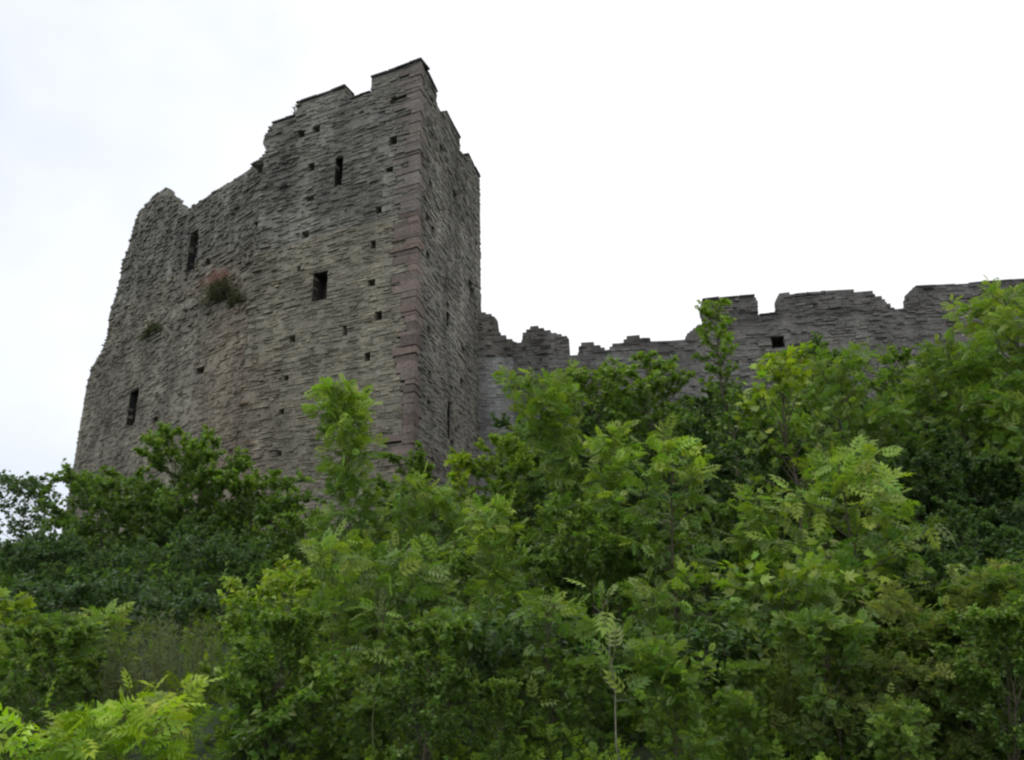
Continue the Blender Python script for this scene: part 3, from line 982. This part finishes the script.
C5 = dict(profile='column', base=.05, updir=.55, trunk_r=.014, nprim=40)
T('ash_sapling', 'slender feathery ash rising between the leaning ash and the drooping ash', 'tree', 612, 436, 11, 62, 'ash', .19, pal='ashy', lai=2.4, seed=61, tipyoung=.8, **C5)
T('ash_sapling', 'feathery young ash left of the slim yellow tipped sapling', 'tree', 416, 484, 12.3, 66, 'ash', .19, pal='ashy', lai=2.4, seed=62, tipyoung=.7, **C5)
T('ash_sapling', 'upright ash in the middle, left of the leaning ash stem', 'tree', 498, 512, 9.4, 84, 'ash', .18, pal='light', lai=2.4, seed=63, tipyoung=.6, leanpx=-18, **C5)
T('ash_sapling', 'narrow ash just left of the big glossy leaflets', 'tree', 752, 500, 9.6, 60, 'ash', .18, pal='ashy', lai=2.4, seed=64, tipyoung=.7, **C5)
T('ash_sapling', 'narrow light ash right of the yellowish leafy shrub at the left', 'tree', 332, 548, 8.0, 72, 'ash', .17, pal='light', lai=2.2, seed=65, tipyoung=.6, leanpx=14, **C5)
T('ash_sapling', 'short feathery ash right of the pale bare stem at the bottom', 'tree', 652, 592, 7.6, 70, 'ash', .16, pal='ashy', lai=2.2, seed=66, tipyoung=.5, **C5)
T('ash_sapling', 'short feathery ash left of the pale bare stem at the bottom', 'tree', 548, 606, 7.4, 76, 'ash', .16, pal='ashy', lai=2.2, seed=67, tipyoung=.5, **C5)
#  ---- filler bushes: look-alikes between the named ones
protos = []
specs = [('oval_far', .10, 'mid', 3, 2.6, 1.35), ('oval_far', .085, 'deep', 3, 2.6, 1.35), ('rose', .17, 'mid', 2, 2.6, 1.4), ('ash_far', .21, 'ashy', 1, 2.6, 1.35), ('oval_far', .09, 'deep', 4, 2.6, 1.5),
         ('syc_far', .12, 'mid', 1, 5.0, 1.7), ('oval_far', .095, 'deep', 2, 5.0, 1.9), ('ash_far', .21, 'mid', 1, 5.0, 1.8), ('syc_far', .11, 'deep', 1, 5.0, 2.0)]
specs += [('ash_far', .22, 'ashy', 2, 2.8, .75), ('rose', .14, 'deep', 2, 2.8, .85), ('oval', .09, 'mid', 2, 2.8, .8), ('ash_far', .19, 'mid', 1, 2.8, .7), ('oval', .09, 'deep', 3, 2.8, 1.0)]
for i, (kd, lf, pl_, mu, ph, pr_) in enumerate(specs):
    protos.append((ph, make_tree(ph, pr_, kd, lf, lai=3.4 if i < 9 else 3.8, pal=pl_, seed=200 + i, profile=('dome' if i != 5 else 'egg') if i < 9 else 'egg', base=.04, multi=mu, tipyoung=.4, updir=.55 if i < 9 else .9)))
GR = 'undergrowth bushes filling the slope'
SKY = [(-80, 520), (0, 520), (60, 505), (120, 500), (200, 482), (300, 525), (335, 520), (400, 485), (470, 474), (520, 430), (560, 400), (620, 385), (700, 388), (760, 392), (880, 392), (950, 360), (1024, 335), (1120, 330)]
fill = []
g = np.random.default_rng(99)
for dist, n, drop in ((25, 13, 6), (23, 13, 12), (20, 12, 45), (17.5, 12, 80), (15, 12, 120), (12.8, 13, 160), (11.2, 14, 200), (9.8, 15, 225), (8.6, 15, 250), (7.5, 15, 280), (6.7, 15, 300)):
    for i in range(n):
        px = -60 + 1150 * (i + g.uniform(.1, .9)) / n
        y = dist + g.uniform(-.5, .5)
        line = np.interp(px, [a for a, b in SKY], [b for a, b in SKY])
        top = line + drop * (.55 if px < 330 else 1) * (.8 if px > 900 else 1) + g.uniform(-8, 40 if dist < 13 else 22)
        top = min(top, 665 + 45 * math.sin(i * 2.7 + dist))
        if dist > 24 and px < 480: continue
        if dist < 12 and 90 < px < 250: continue
        if dist < 7.5 and px < 250: continue
        tip = at_depth(px, top, y)
        zg = terrain(tip[0], y) - .06
        h = max(.7, tip[2] - zg)
        k = int(g.integers(0, 5)) if h < 3.4 else int(g.integers(5, 9))
        if dist < 13: k = int(g.integers(9, 14))
        if dist < 10.5 and k in (10, 13): k = (9, 12)[i % 2]
        if dist > 9.5 and (60 < px < 250 or 585 < px < 655 or 880 < px < 1010): k = [1, 4, 4, 1][i % 4] if h < 3.4 else [6, 8][i % 2]
        fill.append((tip[0], y, h / protos[k][0], k, g.uniform(0, 6.28)))
masters = {}
for (x, y, sc, k, rz) in fill:
    k = int(k)
    if k not in masters:
        root = empty('slope_bush', (x, y, terrain(x, y) - .06), 'leafy green bush filling a gap between the trees on the slope', 'bush', GR)
        tv, tf, V, Fc, cols = protos[k][1]
        a = np_mesh('trunk', tv, [tf], M_BARK, root, smooth=True)
        b = np_mesh('crown', V, [Fc], M_LEAF, root, [cols])
        masters[k] = (root, a, b)
    else:
        r0, a0, b0 = masters[k]
        root = r0.copy(); COL.objects.link(root)
        root.location = (x, y, terrain(x, y) - .06)
        for ch in (a0, b0):
            c = ch.copy(); COL.objects.link(c); c.parent = root
    root.rotation_euler = (0, 0, rz)
    root.scale = (sc * 1.05, sc * 1.05, sc)

# ------------------------------------------------------------------ tall weeds and ground cover
def weed_mass(name, cx0, cx1, y0, y1, n, hlo, hhi, pal, seed, kind='lance', leaf=.10, per=26):
    g = np.random.default_rng(seed)
    pos, dr, paths, cc = [], [], [], []
    for i in range(n):
        y = g.uniform(y0, y1)
        px = g.uniform(cx0, cx1)
        x = (px - 512) / F_PX * y * 1.03
        h = g.uniform(hlo, hhi)
        z0 = terrain(x, y)
        tip = np.array([x + g.normal(0, .09 * h), y + g.normal(0, .09 * h), z0 + h])
        t = np.linspace(0, 1, 4)[:, None]
        b = np.array([x, y, z0 - .05])
        pts = b + (tip - b) * t
        paths.append((pts, np.linspace(.007, .002, 4), 3))
        tt = g.uniform(.1, 1, per)[:, None]
        o = b + (tip - b) * tt
        d = g.normal(0, 1, (per, 3)); d[:, 2] = np.abs(d[:, 2]) * .5 + .5
        pos.append(o); dr.append(d)
    pos = np.concatenate(pos); dr = np.concatenate(dr)
    m = len(pos)
    V, Fc, nf = stamp(kind, pos, dr, np.array([0, 0, 1.0]) + g.normal(0, .5, (m, 3)), leaf * g.uniform(.6, 1.3, m))
    a, b = np.array(G[pal][0]), np.array(G[pal][1])
    y = g.uniform(0, 1, (m, 1))
    c = (a * (1 - y) + b * y) * (1 + g.normal(0, .15, (m, 1)))
    tv, tf = tube(paths)
    n0 = len(tv)
    o = np_mesh(name, np.concatenate([tv, V]), [tf, Fc + n0], M_SOFT, None, [np.tile(a * 1.1, (len(tf), 1)), np.repeat(c, nf, axis=0)])
    return o


w = weed_mass('tall_weeds', 135, 232, 8.4, 10.2, 95, .45, .95, 'grey', 301)
tag(w, 'grey green tall weeds in a patch between the pointed ash and the leafy shrub', 'weeds', kind='stuff')
w = weed_mass('tall_weeds', 720, 830, 7.4, 9.5, 150, .5, 1.0, 'olive', 302)
tag(w, 'yellowish tall grassy weeds at the bottom, left of the fine leaved bush', 'weeds', kind='stuff')
w = weed_mass('ground_cover', -60, 1090, 5.2, 13, 3000, .10, .35, 'mid', 303, kind='rose', leaf=.09, per=10)
tag(w, 'low leafy ground cover over the near slope', 'ground cover', kind='stuff')
w = weed_mass('ground_cover', -60, 1090, 13, 33, 2600, .3, .9, 'deep', 304, kind='oval_far', leaf=.14, per=14)
tag(w, 'low leafy ground cover over the slope below the walls', 'ground cover', kind='stuff')

# ------------------------------------------------------------------ plants growing on the tower
def wall_plant(name, label, cat, pl, px, py, off, R, h, n, leafcol, kind='oval_far', leaf=.09, flowers=0, seed=0):
    g = np.random.default_rng(seed)
    u, z = pl.uz(px, py)
    base = pl.world(u, off, z)
    root = empty(name, base, label, cat)
    stems, pos, dr = [], [], []
    ns = max(6, n // 22)
    tips = []
    for i in range(ns):
        out_ = g.uniform(.1, .6); side = g.normal(0, 1)
        tip = pl.n * out_ * R * .9 + pl.d * side * R * .55 + np.array([0, 0, h * g.uniform(.35, 1) - .15 * abs(side)])
        t = np.linspace(0, 1, 4)[:, None]
        b = pl.d * side * R * .25
        pts = b * (1 - t) + tip * t + np.array([0, 0, .1 * h]) * np.sin(t * 3.14)
        stems.append((pts, np.linspace(.008, .003, 4), 3)); tips.append(tip)
        k = n // ns
        tt = g.uniform(.15, 1, (k, 1))
        pos.append(b * (1 - tt) + tip * tt + g.normal(0, .03, (k, 3))); dr.append(g.normal(0, 1, (k, 3)))
    pos = np.concatenate(pos); dr = np.concatenate(dr); m = len(pos)
    V, Fc, nf = stamp(kind, pos, dr, np.array([0, 0, 1.0]) + g.normal(0, .5, (m, 3)), leaf * g.uniform(.6, 1.3, m))
    c = np.array(leafcol) * (1 + g.normal(0, .2, (m, 1)))
    tv, tf = tube(stems)
    np_mesh('stems', tv, [tf], M_STEM, root)
    np_mesh('leaves', V, [Fc], M_SOFT, root, [np.repeat(c, nf, axis=0)])
    if flowers:
        tp = np.array(tips)[g.integers(0, ns, flowers)]
        keep = tp[:, 2] > h * .55
        tp = tp[keep]
        q = len(tp)
        p2 = tp + g.normal(0, .09, (q, 3)) + np.array([0, 0, .05])
        V, Fc, nf = stamp('oval_far', p2, g.normal(0, 1, (q, 3)), g.normal(0, 1, (q, 3)), .05 * g.uniform(.7, 1.3, q))
        c = np.array((.38, .17, .24)) * (1 + g.normal(0, .15, (q, 1)))
        tag(np_mesh('flowers', V, [Fc], M_SOFT, root, [np.repeat(c, nf, axis=0)]), kind='stuff')
    return root


wall_plant('valerian_plant', 'pink flowered tuft growing from the broken tower wall', 'plant', PL_B, 219, 303, -.1, 1.25, 1.4, 3600, (.12, .115, .085), flowers=2200, seed=1)
wall_plant('wall_shrub', 'dull green clump under the pink flowered tuft on the tower wall', 'plant', PL_B, 236, 306, -.1, .7, .8, 1300, (.095, .10, .07), seed=8)
wall_plant('wall_shrub', 'dark low tuft on the sloping ledge of the broken tower wall', 'plant', PL_B, 152, 336, -.2, 1.0, .8, 1800, (.085, .09, .06), seed=2)
wall_plant('wall_shrub', 'small tuft on the ledge near the left edge of the tower', 'plant', PL_B, 118, 352, -.3, .4, .4, 400, (.085, .095, .05), seed=3)
wall_plant('grass_tuft', 'tiny dry sprig on the step left of the tower battlement', 'plant', PL_F, 294, 115, -.2, .12, .75, 60, (.10, .10, .07), kind='lance', leaf=.3, seed=4)
